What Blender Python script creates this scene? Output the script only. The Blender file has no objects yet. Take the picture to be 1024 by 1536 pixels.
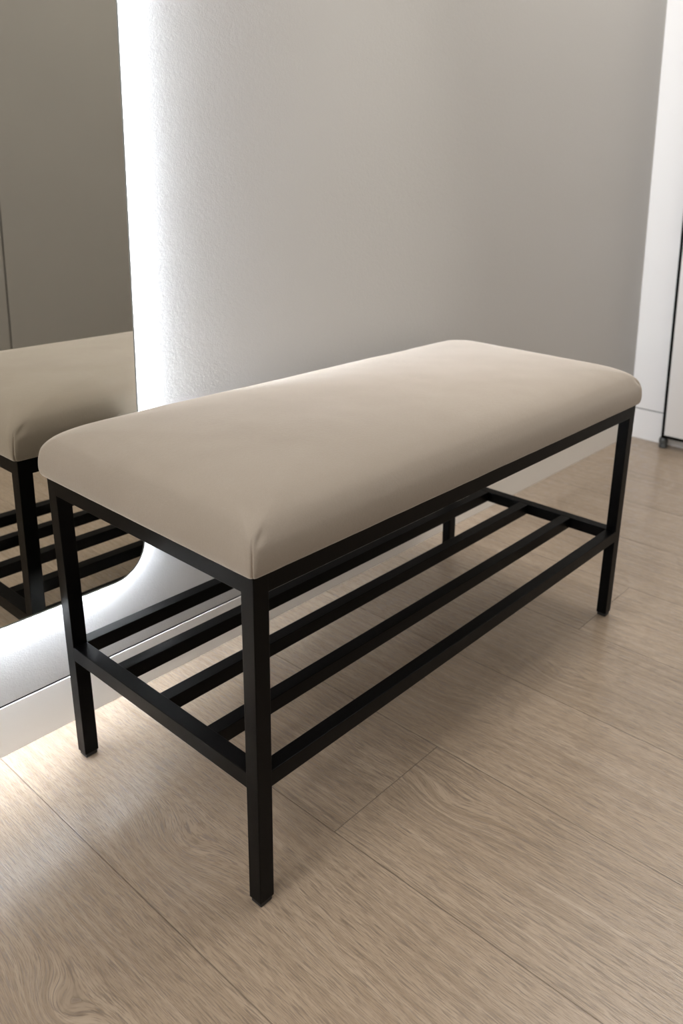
import bpy, bmesh, math
from mathutils import Vector, noise
S = bpy.context.scene
C = S.collection
PI = math.pi

# ------------------------------------------------------------------ dimensions (metres)
L, D, H, T = 0.8470, 0.3962, 0.400, 0.0196      # bench frame length, depth, height, tube size
HS = 0.1684                                     # top of the slatted shelf
TAP = 0.0097                                    # how far the feet draw in under the frame
WY = 0.4548                                      # face of the back baseboard
WX = 1.853                                      # face of the right wall
XL, YF, ZC = -2.3, -1.40, 2.60                  # left wall, front wall, ceiling

# ------------------------------------------------------------------ node helpers
def mat(name):
    m = bpy.data.materials.new(name); m.use_nodes = True
    nt = m.node_tree
    return m, nt, nt.nodes['Principled BSDF']

class N:
    """tiny wrapper for building node graphs"""
    def __init__(s, nt): s.nt = nt
    def add(s, kind, **kw):
        n = s.nt.nodes.new(kind)
        for k, v in kw.items(): setattr(n, k, v)
        return n
    def put(s, sock, v):
        if isinstance(v, bpy.types.NodeSocket): s.nt.links.new(v, sock)
        else: sock.default_value = v
    def m(s, op, a, b=0.0, c=0.0):
        n = s.add('ShaderNodeMath', operation=op)
        s.put(n.inputs[0], a); s.put(n.inputs[1], b); s.put(n.inputs[2], c)
        return n.outputs[0]
    def vec(s, x, y, z):
        n = s.add('ShaderNodeCombineXYZ')
        s.put(n.inputs[0], x); s.put(n.inputs[1], y); s.put(n.inputs[2], z)
        return n.outputs[0]
    def noise(s, vec, scale=1.0, detail=2.0, rough=0.5, dist=0.0):
        n = s.add('ShaderNodeTexNoise')
        s.put(n.inputs['Vector'], vec); n.inputs['Scale'].default_value = scale
        n.inputs['Detail'].default_value = detail; n.inputs['Roughness'].default_value = rough
        n.inputs['Distortion'].default_value = dist
        return n.outputs['Fac']
    def ramp(s, fac, stops):
        n = s.add('ShaderNodeValToRGB'); e = n.color_ramp.elements
        while len(e) < len(stops): e.new(0.5)
        for el, (p, c) in zip(e, stops):
            el.position = p; el.color = (*c, 1) if len(c) == 3 else c
        s.put(n.inputs[0], fac)
        return n.outputs[0]
    def mix(s, f, a, b, blend='MIX'):
        n = s.add('ShaderNodeMix', data_type='RGBA', blend_type=blend)
        s.put(n.inputs[0], f)
        for i, v in ((6, a), (7, b)):
            s.put(n.inputs[i], (*v, 1) if isinstance(v, tuple) and len(v) == 3 else v)
        return n.outputs[2]
    def bump(s, h, strength, dist):
        n = s.add('ShaderNodeBump'); n.inputs['Strength'].default_value = strength
        n.inputs['Distance'].default_value = dist; s.put(n.inputs['Height'], h)
        return n.outputs[0]
    def coord(s):
        return s.add('ShaderNodeNewGeometry').outputs['Position']
    def obj(s):
        return s.add('ShaderNodeTexCoord').outputs['Object']

def paint(name, col, rough, bump=0.0, scale=900.0, mott=0.04):
    m, nt, b = mat(name); n = N(nt); p = n.coord()
    big = n.noise(p, 3.0, 4.0)
    c = n.mix(big, tuple(v * (1 - mott) for v in col), tuple(min(1, v * (1 + mott)) for v in col))
    nt.links.new(c, b.inputs['Base Color']); b.inputs['Roughness'].default_value = rough
    if bump:
        f = n.noise(p, scale, 3.0, 0.6)
        nt.links.new(n.bump(f, bump, 0.001), b.inputs['Normal'])
    return m

# textured wallpaper on the back wall
def wallpaper():
    m, nt, b = mat('textured_wallpaper'); n = N(nt); p = n.coord()
    big = n.noise(p, 1.6, 5.0)
    c = n.mix(big, (0.465, 0.450, 0.428), (0.496, 0.480, 0.458))
    nt.links.new(c, b.inputs['Base Color'])
    b.inputs['Roughness'].default_value = 0.72
    f1 = n.noise(p, 420.0, 3.0, 0.65); f2 = n.noise(p, 150.0, 2.0, 0.5)
    h = n.m('ADD', f1, n.m('MULTIPLY', f2, 0.8))
    nt.links.new(n.bump(h, 0.4, 0.0009), b.inputs['Normal'])
    return m

def fabric():
    m, nt, b = mat('beige_suede_fabric'); n = N(nt); p = n.obj()
    mot = n.noise(p, 9.0, 5.0, 0.55)
    fib = n.noise(p, 700.0, 2.0, 0.7)
    c = n.mix(mot, (0.284, 0.242, 0.200), (0.330, 0.284, 0.238))
    c = n.mix(n.m('MULTIPLY', fib, 0.42), c, (0.215, 0.18, 0.146))
    nt.links.new(c, b.inputs['Base Color'])
    b.inputs['Roughness'].default_value = 0.88
    b.inputs['Specular IOR Level'].default_value = 0.25
    b.inputs['Sheen Weight'].default_value = 0.9
    b.inputs['Sheen Roughness'].default_value = 0.36
    b.inputs['Sheen Tint'].default_value = (1.0, 0.93, 0.85, 1)
    h = n.m('ADD', n.noise(p, 950.0, 2.0, 0.6), n.m('MULTIPLY', n.noise(p, 240.0, 2.0), 0.7))
    nt.links.new(n.bump(h, 0.35, 0.0006), b.inputs['Normal'])
    return m

def black_metal():
    m, nt, b = mat('black_powder_coated_steel'); n = N(nt); p = n.coord()
    b.inputs['Base Color'].default_value = (0.0012, 0.0012, 0.0014, 1)
    r = n.m('ADD', n.m('MULTIPLY', n.noise(p, 60.0, 3.0), 0.10), 0.34)
    nt.links.new(r, b.inputs['Roughness'])
    b.inputs['Specular IOR Level'].default_value = 0.10
    nt.links.new(n.bump(n.noise(p, 1500.0, 2.0), 0.12, 0.0004), b.inputs['Normal'])
    return m

def plain(name, col, rough, metal=0.0, spec=0.5):
    m, nt, b = mat(name)
    b.inputs['Base Color'].default_value = (*col, 1); b.inputs['Roughness'].default_value = rough
    b.inputs['Metallic'].default_value = metal; b.inputs['Specular IOR Level'].default_value = spec
    return m

def emit(name, col, strength):
    m, nt, b = mat(name)
    b.inputs['Base Color'].default_value = (0.8, 0.8, 0.8, 1)
    b.inputs['Emission Color'].default_value = (*col, 1)
    b.inputs['Emission Strength'].default_value = strength
    return m

# oak vinyl planks running away from the wall, with joints where the planks end
def wood_floor():
    m, nt, b = mat('oak_plank_floor'); n = N(nt)
    sp = n.add('ShaderNodeSeparateXYZ'); n.put(sp.inputs[0], n.coord())
    x, y = sp.outputs[0], sp.outputs[1]
    PW, X0, PL = 0.2035, -0.0640, 1.38
    u = n.m('DIVIDE', n.m('SUBTRACT', x, X0), PW)
    k = n.m('FLOOR', u); fu = n.m('SUBTRACT', u, k)                       # plank number, place across it
    k3 = n.m('FLOORED_MODULO', k, 3.0)
    off = n.m('ADD', n.m('MULTIPLY', n.m('SUBTRACT', k3, 1.0), 0.46), 0.0265)
    v = n.m('DIVIDE', n.m('SUBTRACT', y, off), PL)
    j = n.m('FLOOR', v); fv = n.m('SUBTRACT', v, j)
    # distance to the nearest seam in metres
    du = n.m('MULTIPLY', n.m('MINIMUM', fu, n.m('SUBTRACT', 1.0, fu)), PW)
    dv = n.m('MULTIPLY', n.m('MINIMUM', fv, n.m('SUBTRACT', 1.0, fv)), PL)
    dd = n.m('MINIMUM', du, dv)
    seam = n.m('SUBTRACT', 1.0, n.m('MINIMUM', n.m('DIVIDE', dd, 0.0010), 1.0))
    # per-plank seed
    seed = n.m('ADD', n.m('MULTIPLY', k, 7.31), n.m('MULTIPLY', j, 3.77))
    wn = n.add('ShaderNodeTexWhiteNoise', noise_dimensions='1D'); n.put(wn.inputs['W'], seed)
    rnd = wn.outputs['Value']
    # wandering of the grain
    wob = n.m('MULTIPLY', n.m('SUBTRACT', n.noise(n.vec(n.m('MULTIPLY', x, 5.0), n.m('MULTIPLY', y, 1.1), seed), 1.0, 1.0), 0.5), 0.05)
    wob2 = n.m('MULTIPLY', n.m('SUBTRACT', n.noise(n.vec(n.m('MULTIPLY', x, 22.0), n.m('MULTIPLY', y, 7.0), seed), 1.0, 1.0), 0.5), 0.006)
    # two places the eye finds on the real floor: knots around which the grain bends
    gx = n.m('ADD', x, n.m('ADD', wob, wob2))
    knot = 0.0
    for (kx, ky, r, s) in ((0.000, 0.150, 0.034, 0.026), (-0.190, 0.069, 0.026, 0.028), (0.262, -0.050, 0.030, 0.018), (0.44, 0.11, 0.032, 0.022), (0.60, -0.02, 0.030, 0.018)):
        dx = n.m('SUBTRACT', x, kx); dy = n.m('MULTIPLY', n.m('SUBTRACT', y, ky), 0.50)
        r2 = n.m('ADD', n.m('MULTIPLY', dx, dx), n.m('MULTIPLY', dy, dy))
        g = n.m('POWER', 2.718, n.m('MULTIPLY', r2, -1.0 / (r * r)))
        gx = n.m('ADD', gx, n.m('MULTIPLY', g, s))
        knot = n.m('ADD', knot, g)
    # broad cathedral bands
    rings = n.m('SINE', n.m('MULTIPLY', gx, 620.0))
    rings = n.m('MULTIPLY_ADD', rings, 0.5, 0.5)
    ringamt = n.noise(n.vec(n.m('MULTIPLY', gx, 16.0), n.m('MULTIPLY', y, 3.0), seed), 1.0, 2.0)
    ringamt = n.m('MULTIPLY', n.m('MAXIMUM', n.m('SUBTRACT', ringamt, 0.42), 0.0), 3.0)
    ringamt = n.m('MINIMUM', n.m('ADD', ringamt, n.m('MULTIPLY', knot, 0.8)), 1.0)
    # long soft streaks and short dark pores
    st = n.noise(n.vec(n.m('MULTIPLY', gx, 110.0), n.m('MULTIPLY', y, 3.0), seed), 1.0, 4.0, 0.6)
    po = n.noise(n.vec(n.m('MULTIPLY', gx, 820.0), n.m('MULTIPLY', y, 34.0), seed), 1.0, 1.0, 0.5)
    fi = n.noise(n.vec(n.m('MULTIPLY', gx, 1200.0), n.m('MULTIPLY', y, 60.0), seed), 1.0, 1.0, 0.6)
    cl = n.noise(n.vec(n.m('MULTIPLY', x, 7.0), n.m('MULTIPLY', y, 3.0), seed), 1.0, 3.0)
    base = n.ramp(st, [(0.30, (0.285, 0.222, 0.165)), (0.50, (0.368, 0.290, 0.218)), (0.72, (0.432, 0.352, 0.276))])
    base = n.mix(n.m('MULTIPLY', cl, 0.55), base, (0.325, 0.242, 0.166))
    base = n.mix(n.m('MULTIPLY', n.m('MULTIPLY', rings, ringamt), 0.36), base, (0.215, 0.160, 0.113))
    pf = n.ramp(po, [(0.55, (0, 0, 0)), (0.64, (1, 1, 1))])
    ff = n.ramp(fi, [(0.48, (0, 0, 0)), (0.66, (1, 1, 1))])
    base = n.mix(n.m('MULTIPLY', pf, 0.74), base, (0.150, 0.110, 0.079))
    base = n.mix(n.m('MULTIPLY', ff, 0.5), base, (0.185, 0.140, 0.104))
    tone = n.m('MULTIPLY_ADD', rnd, 0.10, 0.95)
    hsv = n.add('ShaderNodeHueSaturation'); n.put(hsv.inputs['Value'], n.m('MULTIPLY', tone, 1.06)); n.put(hsv.inputs['Color'], base)
    col = n.mix(n.m('MULTIPLY', seam, 0.72), hsv.outputs[0], (0.06, 0.042, 0.03))
    nt.links.new(col, b.inputs['Base Color'])
    nt.links.new(n.m('ADD', n.m('MULTIPLY', pf, 0.12), 0.21), b.inputs['Roughness'])
    b.inputs['Specular IOR Level'].default_value = 0.6
    h = n.m('SUBTRACT', n.m('MULTIPLY', pf, -0.5), n.m('MULTIPLY', seam, 2.5))
    h = n.m('SUBTRACT', h, n.m('MULTIPLY', ff, 0.4))
    nt.links.new(n.bump(h, 0.35, 0.0005), b.inputs['Normal'])
    return m

M = dict(
    wallpaper=wallpaper(), fabric=fabric(), steel=black_metal(), wood=wood_floor(),
    white=paint('white_wall_paint', (0.87, 0.855, 0.84), 0.6, 0.12, 500, 0.015),
    ceiling=paint('white_ceiling_paint', (0.82, 0.81, 0.79), 0.8),
    panel=paint('greige_wall_panel', (0.255, 0.24, 0.22), 0.6, 0.1, 300, 0.05),
    skirt=paint('white_baseboard_lacquer', (0.82, 0.79, 0.74), 0.38, 0.0, 1, 0.02),
    gap=plain('dark_joint', (0.02, 0.018, 0.016), 0.9),
    greygap=plain('grey_joint', (0.16, 0.155, 0.15), 0.8),
    mirror=plain('mirror_silvering', (0.80, 0.79, 0.735), 0.0, 1.0),
    glassedge=plain('polished_glass_edge', (0.32, 0.34, 0.33), 0.2, 0.0, 0.8),
    backing=plain('white_mirror_backing', (0.75, 0.75, 0.75), 0.5),
    led=emit('led_strip_light', (0.80, 0.88, 1.0), 146.0),
    thread=plain('brown_seam_thread', (0.17, 0.125, 0.09), 0.95),  # brown thread, darker than the fabric, for the corner seams
    rubber=plain('black_rubber', (0.010, 0.010, 0.010), 0.6),
    board=paint('white_board_laminate', (0.78, 0.765, 0.75), 0.35, 0.0, 1, 0.01),
    foot=plain('grey_metal_foot', (0.09, 0.095, 0.095), 0.35, 0.5),
)

# ------------------------------------------------------------------ mesh helpers
def obj(name, bm, m, parent=None, bevel=0.0, smooth=False, seg=2):
    bmesh.ops.recalc_face_normals(bm, faces=bm.faces)
    me = bpy.data.meshes.new(name); bm.to_mesh(me); bm.free()
    o = bpy.data.objects.new(name, me); C.objects.link(o)
    me.materials.append(m)
    if smooth:
        for p in me.polygons: p.use_smooth = True
    if bevel:
        b = o.modifiers.new('bevel', 'BEVEL'); b.width = bevel; b.segments = seg; b.limit_method = 'ANGLE'
        b.harden_normals = False
    if parent: o.parent = parent
    return o

def box(bm, a, b):
    x0, y0, z0 = a; x1, y1, z1 = b
    v = [bm.verts.new(p) for p in ((x0,y0,z0),(x1,y0,z0),(x1,y1,z0),(x0,y1,z0),(x0,y0,z1),(x1,y0,z1),(x1,y1,z1),(x0,y1,z1))]
    for f in ((0,3,2,1),(4,5,6,7),(0,1,5,4),(1,2,6,5),(2,3,7,6),(3,0,4,7)): bm.faces.new([v[i] for i in f])
    return v

def boxbm(*ab):
    bm = bmesh.new()
    for a, b in ab: box(bm, a, b)
    return bm

def struct(name, bm, m, **kw):
    o = obj(name, bm, m, **kw); o['kind'] = 'structure'; return o

def thing(name, label, cat, loc=(0, 0, 0), group=None):
    o = bpy.data.objects.new(name, None); C.objects.link(o); o.location = loc
    o.empty_display_size = 0.1
    o['label'] = label; o['category'] = cat
    if group: o['group'] = group
    return o

def lathe(bm, cx, cy, prof, n=32):
    rings = []
    for r, z in prof:
        rings.append([bm.verts.new((cx + r * math.cos(2*PI*i/n), cy + r * math.sin(2*PI*i/n), z)) for i in range(n)])
    for a, b in zip(rings, rings[1:]):
        for i in range(n): bm.faces.new((a[i], a[(i+1) % n], b[(i+1) % n], b[i]))
    bm.faces.new(rings[0][::-1]); bm.faces.new(rings[-1])

# ------------------------------------------------------------------ the room
WB = WY + 0.0006        # face of the papered wall, just behind the baseboard's face
struct('floor', boxbm(((XL - .1, YF - .1, -0.1), (WX + .2, WY + .2, 0.0))), M['wood'])
struct('ceiling', boxbm(((XL - .1, YF - .1, ZC), (WX + .2, WY + .2, ZC + .1))), M['ceiling'])
struct('wall_back', boxbm(((XL, WB, 0.0752), (WX + .02, WB + .1, ZC))), M['wallpaper'])
struct('trim_1', boxbm(((XL, WB + .0009, 0.0700), (WX + .02, WB + .09, 0.0755))), M['gap'])
struct('baseboard_back', boxbm(((XL, WY, 0.0), (WX, WB + .09, 0.0723))), M['skirt'], bevel=0.0006)
struct('wall_right', boxbm(((WX, YF, 0.0955), (WX + .1, WB, ZC))), M['white'])
struct('trim_2', boxbm(((WX + .004, YF, 0.091), (WX + .09, WB, 0.0955))), M['greygap'])
struct('baseboard_right', boxbm(((WX - .002, YF, 0.0), (WX + .09, WY, 0.0915))), M['white'], bevel=0.0012)
struct('wall_left', boxbm(((XL - .1, YF, 0.0), (XL, WB, ZC))), M['white'])
# opposite wall: tall panels with narrow open joints, seen in the mirror
bm = bmesh.new()
seams = [-2.3, -1.30, -0.24, 0.822, 1.90]
for a, b_ in zip(seams, seams[1:]): box(bm, (a + .0025, YF - .02, 0.0), (b_ - .0025, YF, ZC))
struct('wall_front', bm, M['panel'], bevel=0.001)
struct('trim_3', boxbm(((XL, YF - .06, 0.0), (WX + .05, YF - .02, ZC))), M['gap'])

# ------------------------------------------------------------------ bench
bench = thing('bench', 'beige upholstered bench with black steel frame and slatted lower shelf', 'bench', (L/2, D/2, 0))

def taper(p):
    x, y, z = p
    k = TAP * max(0.0, 1 - z / H)
    return Vector((x + (L/2 - x) * k / (L/2) - L/2, y + (D/2 - y) * k / (D/2) - D/2, z))

def bar(name, a, b, bevel=0.0008):
    bm = boxbm((a, b))
    for v in bm.verts: v.co = taper(v.co)
    return obj(name, bm, M['steel'], bench, bevel=bevel, seg=2)

for (x, y) in ((0, 0), (L - T, 0), (0, D - T), (L - T, D - T)):
    lg = bar('leg', (x, y, 0.006), (x + T, y + T, H))
    bm = bmesh.new()
    c = taper((x + T/2, y + T/2, 0.003)); s = T/2 - 0.0016
    box(bm, (c.x - s, c.y - s, 0.0), (c.x + s, c.y + s, 0.0062))
    f = obj('foot_glide', bm, M['rubber'], lg, bevel=0.0015)
e = 0.00005
for y in (0, D - T): bar('long_rail', (T - .002, y + e, H - T - .0012), (L - T + .002, y + T - e, H - e))
for x in (0, L - T): bar('end_rail', (x + e, T - .002, H - T - .0008), (x + T - e, D - T + .002, H - e))
for x in (0, L - T): bar('shelf_crossbar', (x + e, T - .002, HS - T), (x + T - e, D - T + .002, HS))
sp = (D - T) / 4
for i in range(5):
    y = i * sp
    bar('shelf_bar', (T - .002, y + e, HS - T + e), (L - T + .002, y + T - e, HS - (e if i in (0, 4) else 0.0004)))

# padded seat: rings of a rounded rectangle stacked from the hem to the crown
OV = 0.0085                                     # overhang past the frame
def ring_pts(hx, hy, r, nc=20, nx=110, ny=60):
    pts = []
    r = max(min(r, hx - 1e-4, hy - 1e-4), 1e-5)
    corners = [(hx - r, hy - r, 0), (-hx + r, hy - r, PI/2), (-hx + r, -hy + r, PI), (hx - r, -hy + r, 1.5*PI)]
    for q, (cx, cy, a0) in enumerate(corners):
        for i in range(nc + 1):
            a = a0 + PI/2 * i / nc
            pts.append((cx + r * math.cos(a), cy + r * math.sin(a)))
        nx_ = nx if q % 2 == 0 else ny
        c2 = corners[(q + 1) % 4]; a = a0 + PI/2
        p0 = Vector((cx + r * math.cos(a), cy + r * math.sin(a)))
        p1 = Vector((c2[0] + r * math.cos(a), c2[1] + r * math.sin(a)))
        for i in range(1, nx_): 
            p = p0.lerp(p1, 0.5 * (i / nx_) + 0.5 * (0.5 - 0.5 * math.cos(PI * i / nx_))); pts.append((p.x, p.y))
    return pts

SIDE = [(OV + 0.0008, 0.0010), (0.0048, 0.0024), (0.0022, 0.0056), (0.0009, 0.0098), (0.0002, 0.0150), (0.0, 0.0215), (0.0004, 0.0285), (0.0016, 0.0355), (0.0042, 0.0425)]
def seat_mesh():
    bm = bmesh.new()
    Z0 = H - 0.0005
    # (inset from the overhung outline, height above frame, corner radius)
    prof = [(0.036, 0.0006, 0.005), (OV + 0.0035, 0.0003, 0.006)]
    knots = [(0.0078, 0.0492), (0.0132, 0.0557), (0.0225, 0.0618), (0.0360, 0.0670), (0.0550, 0.0710),
             (0.0780, 0.0742), (0.1050, 0.0765), (0.1350, 0.0780), (0.1650, 0.0788), (D/2 + OV - 0.001, 0.0790)]
    # smooth curve through the knots, spaced finely at the shoulder
    def cr(p0, p1, p2, p3, t):
        return tuple(0.5 * (2*b_ + (c-a_)*t + (2*a_ - 5*b_ + 4*c - d)*t*t + (-a_ + 3*b_ - 3*c + d)*t**3) for a_, b_, c, d in zip(p0, p1, p2, p3))
    kk = [SIDE[0]] + SIDE + knots + [knots[-1]]
    for i in range(1, len(kk) - 2):
        for q in range(1, 6):
            a, z = cr(kk[i-1], kk[i], kk[i+1], kk[i+2], q / 5)
            a = min(a, D/2 + OV - 0.001)
            prof.append((a, z, 0.0065 + 0.16 * max(0.0, min(z, 0.045) - 0.006) + 0.80 * max(0.0, a - 0.0080) * (z > 0.04)))
    hx, hy = L/2 + OV, D/2 + OV
    rings = []
    for a, z, r in prof:
        ring = []
        for (x, y) in ring_pts(hx - a, hy - a, r):
            # the pad is pulled down and in a little at its four corners
            ex = hx - abs(x); ey = hy - abs(y)
            cornr = math.exp(-(ex * ex + ey * ey) / (0.050 ** 2))
            zz = z
            if z > 0.02: zz -= (z - 0.02) * 0.05 * cornr
            # slack of the hem along the long sides
            ring.append((x, y, Z0 + zz))
        rings.append(ring)
    vr = []
    for ring in rings:
        vv = []
        for (x, y, z) in ring:
            h = z - Z0
            amp = 0.0007 * min(1, h / 0.02)
            nn = noise.noise(Vector((x * 9, y * 9, z * 14)))
            n2 = noise.noise(Vector((x * 28 + 7, y * 28, z * 20)))
            z += amp * nn * 1.2 + 0.0003 * n2
            # tucked dart beside each corner seam
            for sx in (-1, 1):
                for sy in (-1, 1):
                    # dart just along the long side from the corner
                    px, py, pz = sx * (hx - 0.0150), sy * (hy - 0.0035), Z0 + 0.042
                    dx, dy, dz = x - px, y - py, z - pz
                    along = dx * sx * -0.75 + dz * 0.66
                    across = dx * sx * 0.66 + dz * 0.75
                    g = math.exp(-(along / 0.011) ** 2 - (across / 0.0035) ** 2 - (dy / 0.02) ** 2)
                    y -= sy * 0.0022 * g; z -= 0.0008 * g
                    # small puffed fold between dart and seam
                    g2 = math.exp(-((x - sx * (hx - 0.007)) / 0.006) ** 2 - ((z - (Z0 + 0.040)) / 0.009) ** 2 - ((y - sy * (hy - 0.006)) / 0.012) ** 2)
                    y += sy * 0.0018 * g2; x += sx * 0.0008 * g2
                    # vertical crease exactly on the corner
                    cd = abs((abs(x) - hx) - (abs(y) - hy)) if (x * sx > 0 and y * sy > 0) else 1
                    if h < 0.042:
                        gg = math.exp(-(cd / 0.0012) ** 2) if (hx - abs(x) < 0.02 and hy - abs(y) < 0.02) else 0
                        x -= sx * 0.0008 * gg; y -= sy * 0.0008 * gg
            vv.append(bm.verts.new((x, y, z)))
        vr.append(vv)
    n = len(vr[0])
    for a, b_ in zip(vr, vr[1:]):
        for i in range(n): bm.faces.new((a[i], a[(i+1) % n], b_[(i+1) % n], b_[i]))
    bm.faces.new(vr[0][::-1])
    # close the crown down its middle line
    last = vr[-1]
    bm.faces.new(last)
    return bm

seat = obj('seat', seat_mesh(), M['fabric'], bench, smooth=True)

# stitched seam down each corner of the pad
def tube(bm, pts, r, n=8):
    rings = []
    for i, p in enumerate(pts):
        p = Vector(p); d = (Vector(pts[min(i+1, len(pts)-1)]) - Vector(pts[max(i-1, 0)])).normalized()
        a = d.orthogonal().normalized(); b_ = d.cross(a)
        rr = r * (0.35 if i in (0, len(pts)-1) else 1)
        rings.append([bm.verts.new(p + (a * math.cos(2*PI*k/n) + b_ * math.sin(2*PI*k/n)) * rr) for k in range(n)])
    for a, b_ in zip(rings, rings[1:]):
        for k in range(n): bm.faces.new((a[k], a[(k+1) % n], b_[(k+1) % n], b_[k]))
    bm.faces.new(rings[0][::-1]); bm.faces.new(rings[-1])
hx, hy = L/2 + OV, D/2 + OV
for sx in (-1, 1):
    for sy in (-1, 1):
        bm = bmesh.new(); pts = []
        for i in range(12):
            h = 0.0025 + 0.0365 * i / 11
            # place of the corner crease at this height
            for (a0, z0), (a1, z1) in zip(SIDE, SIDE[1:]):
                if z0 <= h <= z1: a = a0 + (a1 - a0) * (h - z0) / (z1 - z0)
            r = 0.0065 + 0.16 * max(0, h - 0.006)
            c = a + r * (1 - math.sqrt(0.5)) + 0.00065
            pts.append((sx * (hx - c), sy * (hy - c), H - 0.0005 + h))
        tube(bm, pts, 0.00050)
        s = obj('corner_seam', bm, M['thread'], seat)

# ------------------------------------------------------------------ mirror with light behind it
MX0, MX1, MZ0, MZ1, MR = -0.62, 0.1565, 0.198, 1.80, 0.052
MYF = 0.4348
mir = thing('wall_mirror', 'tall frameless mirror with rounded corners and white backlight on the wall', 'mirror', ((MX0 + MX1)/2, WB, MZ0))
def rr(x0, x1, z0, z1, r, n=20):
    pts = []
    for cx, cz, a0 in ((x1 - r, z1 - r, 0), (x0 + r, z1 - r, PI/2), (x0 + r, z0 + r, PI), (x1 - r, z0 + r, 1.5*PI)):
        for i in range(n + 1):
            a = a0 + PI/2 * i / n; pts.append((cx + r * math.cos(a), cz + r * math.sin(a)))
    return pts
def loc(p): return (p[0] - mir.location.x, p[1] - mir.location.y, p[2] - mir.location.z)
def slab(pts, ya, yb, caps=True, inner=None):
    bm = bmesh.new()
    A = [bm.verts.new(loc((x, ya, z))) for x, z in pts]; B = [bm.verts.new(loc((x, yb, z))) for x, z in pts]
    n = len(pts)
    for i in range(n): bm.faces.new((A[i], A[(i+1) % n], B[(i+1) % n], B[i]))
    if inner:
        A2 = [bm.verts.new(loc((x, ya, z))) for x, z in inner]; B2 = [bm.verts.new(loc((x, yb, z))) for x, z in inner]
        for i in range(n):
            j = (i + 1) % n
            bm.faces.new((A2[i], B2[i], B2[j], A2[j])); bm.faces.new((A[i], A2[i], A2[j], A[j])); bm.faces.new((B[i], B[j], B2[j], B2[i]))
    elif caps:
        bm.faces.new(A); bm.faces.new(B[::-1])
    return bm
def ins(d): return rr(MX0 + d, MX1 - d, MZ0 + d, MZ1 - d, MR - d)
obj('mirror_glass', slab(ins(0.0022), MYF, MYF + 0.004), M['mirror'], mir)
obj('glass_edge', slab(ins(0), MYF - 0.0001, MYF + 0.0045, inner=ins(0.0022)), M['glassedge'], mir)
bk = obj('backing_box', slab(ins(0.018), MYF + 0.004, WB), M['backing'], mir)
obj('led_strip', slab(ins(0.0160), MYF + 0.0046, WB - 0.0015, inner=ins(0.0177)), M['led'], mir)

# ------------------------------------------------------------------ framed white board standing against the right wall
px1, px0, py1, py0 = 1.831, 1.809, 0.3340, -0.36
brd = thing('freestanding_panel', 'white panel in a thin black frame on small grey feet by the right wall', 'panel', ((px0+px1)/2, (py0+py1)/2, 0))
ox, oy = brd.location.x, brd.location.y
def bb(*abs_):
    bm = bmesh.new()
    for a, b_ in abs_: box(bm, (a[0]-ox, a[1]-oy, a[2]), (b_[0]-ox, b_[1]-oy, b_[2]))
    return bm
fz, fw, ht = 0.033, 0.008, 1.85
obj('board', bb(((px0 + .002, py0 + fw, fz + fw), (px1 - .002, py1 - fw, ht - fw))), M['board'], brd)
obj('frame', bb(((px0, py0, fz), (px1, py0 + fw, ht)), ((px0, py1 - fw, fz), (px1, py1, ht)),
                ((px0, py0 + fw, fz), (px1, py1 - fw, fz + fw)), ((px0, py0 + fw, ht - fw), (px1, py1 - fw, ht))), M['steel'], brd)
for y in (py1 - 0.004, py0 + 0.004):
    bm = bmesh.new()
    lathe(bm, 0, y - oy, [(0.0100, 0.0), (0.0125, 0.002), (0.0125, 0.009), (0.0105, 0.011), (0.0118, 0.013), (0.0130, 0.017), (0.0130, 0.025),
                          (0.0110, 0.030), (0.0080, 0.033), (0.0080, 0.0345)], 28)
    obj('foot', bm, M['foot'], brd, smooth=False)

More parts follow.
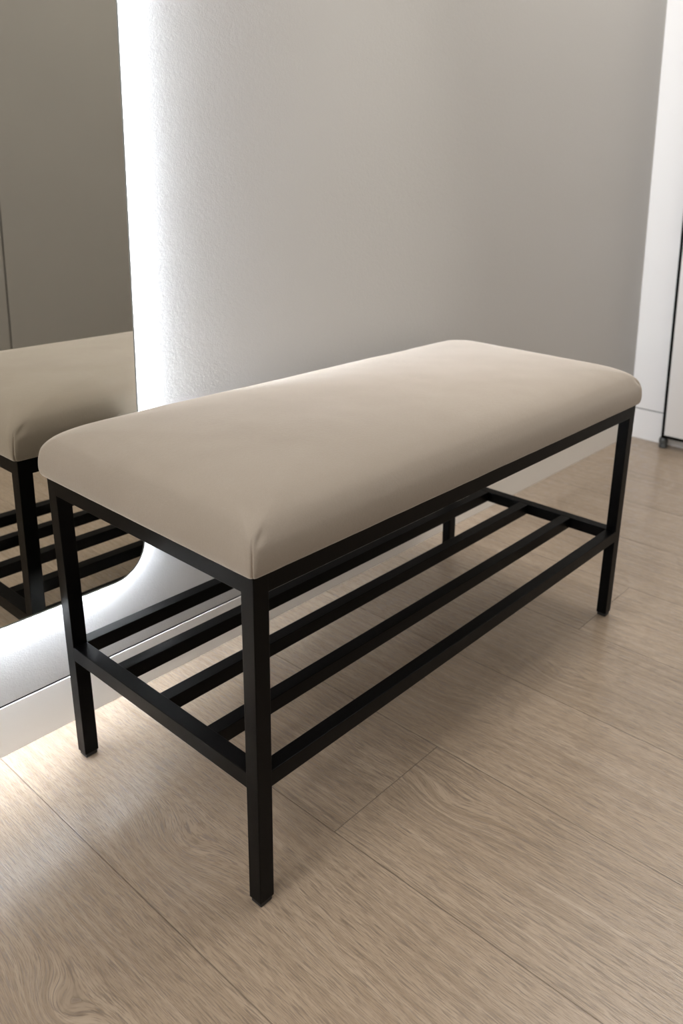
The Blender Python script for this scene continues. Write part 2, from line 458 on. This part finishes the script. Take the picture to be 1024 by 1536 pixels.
# ------------------------------------------------------------------ lights of the room, and an added side light
def area(name, loc_, sx, sy, power, col, rot=(0, 0, 0)):
    l = bpy.data.lights.new(name, 'AREA'); l.shape = 'RECTANGLE'; l.size = sx; l.size_y = sy
    l.energy = power; l.color = col
    o = bpy.data.objects.new(name, l); C.objects.link(o); o.location = loc_; o.rotation_euler = rot
    return o
WARM = (1.0, 0.975, 0.93)
area('ceiling_panel_light', (1.30, -0.02, ZC - 0.02), 1.1, 0.8, 20, WARM)
area('ceiling_panel_light', (1.20, -0.85, ZC - 0.02), 1.1, 0.8, 8, WARM)
area('ceiling_panel_light', (-1.80, 0.10, ZC - 0.02), 0.6, 0.35, 18, WARM)
area('added_side_light', (-2.1, -0.5, 1.5), 1.2, 1.4, 25, (1.0, 0.985, 0.955), (0, -PI/2, 0))  # soft side light added at the left; no opening is built there
sl = bpy.data.lights.new('ceiling_spotlight', 'SPOT'); sl.energy = 85; sl.spot_size = math.radians(25); sl.spot_blend = 1.0
sl.shadow_soft_size = 0.09; sl.color = (1.0, 0.97, 0.93)
so = bpy.data.objects.new('ceiling_spotlight', sl); C.objects.link(so); so.location = (0.62, 0.06, ZC - 0.02)
so.rotation_euler = (Vector((0.64, 0.34, 0.5)) - so.location).to_track_quat('-Z', 'Y').to_euler()
w = bpy.data.worlds.new('room_air'); S.world = w; w.use_nodes = True
w.node_tree.nodes['Background'].inputs[0].default_value = (0.9, 0.95, 1, 1)
w.node_tree.nodes['Background'].inputs[1].default_value = 0.0

# ------------------------------------------------------------------ camera
cam = bpy.data.cameras.new('camera'); co = bpy.data.objects.new('camera', cam); C.objects.link(co)
co.location = (-0.47118, -0.57682, 0.79024); co.rotation_euler = (1.34068, -0.02797, -0.88691)
cam.sensor_fit = 'HORIZONTAL'; cam.sensor_width = 24.0; cam.lens = 1246.22 * 24 / 1024
cam.shift_x = -117.51 / 1024; cam.shift_y = -224.86 / 1024
cam.clip_start = 0.01
cam.dof.use_dof = True; cam.dof.focus_distance = 0.95; cam.dof.aperture_fstop = 7.0
S.camera = co
S.view_settings.view_transform = 'Standard'; S.view_settings.look = 'None'
S.view_settings.gamma = 1; S.view_settings.use_curve_mapping = False
S.view_settings.exposure = 0.0
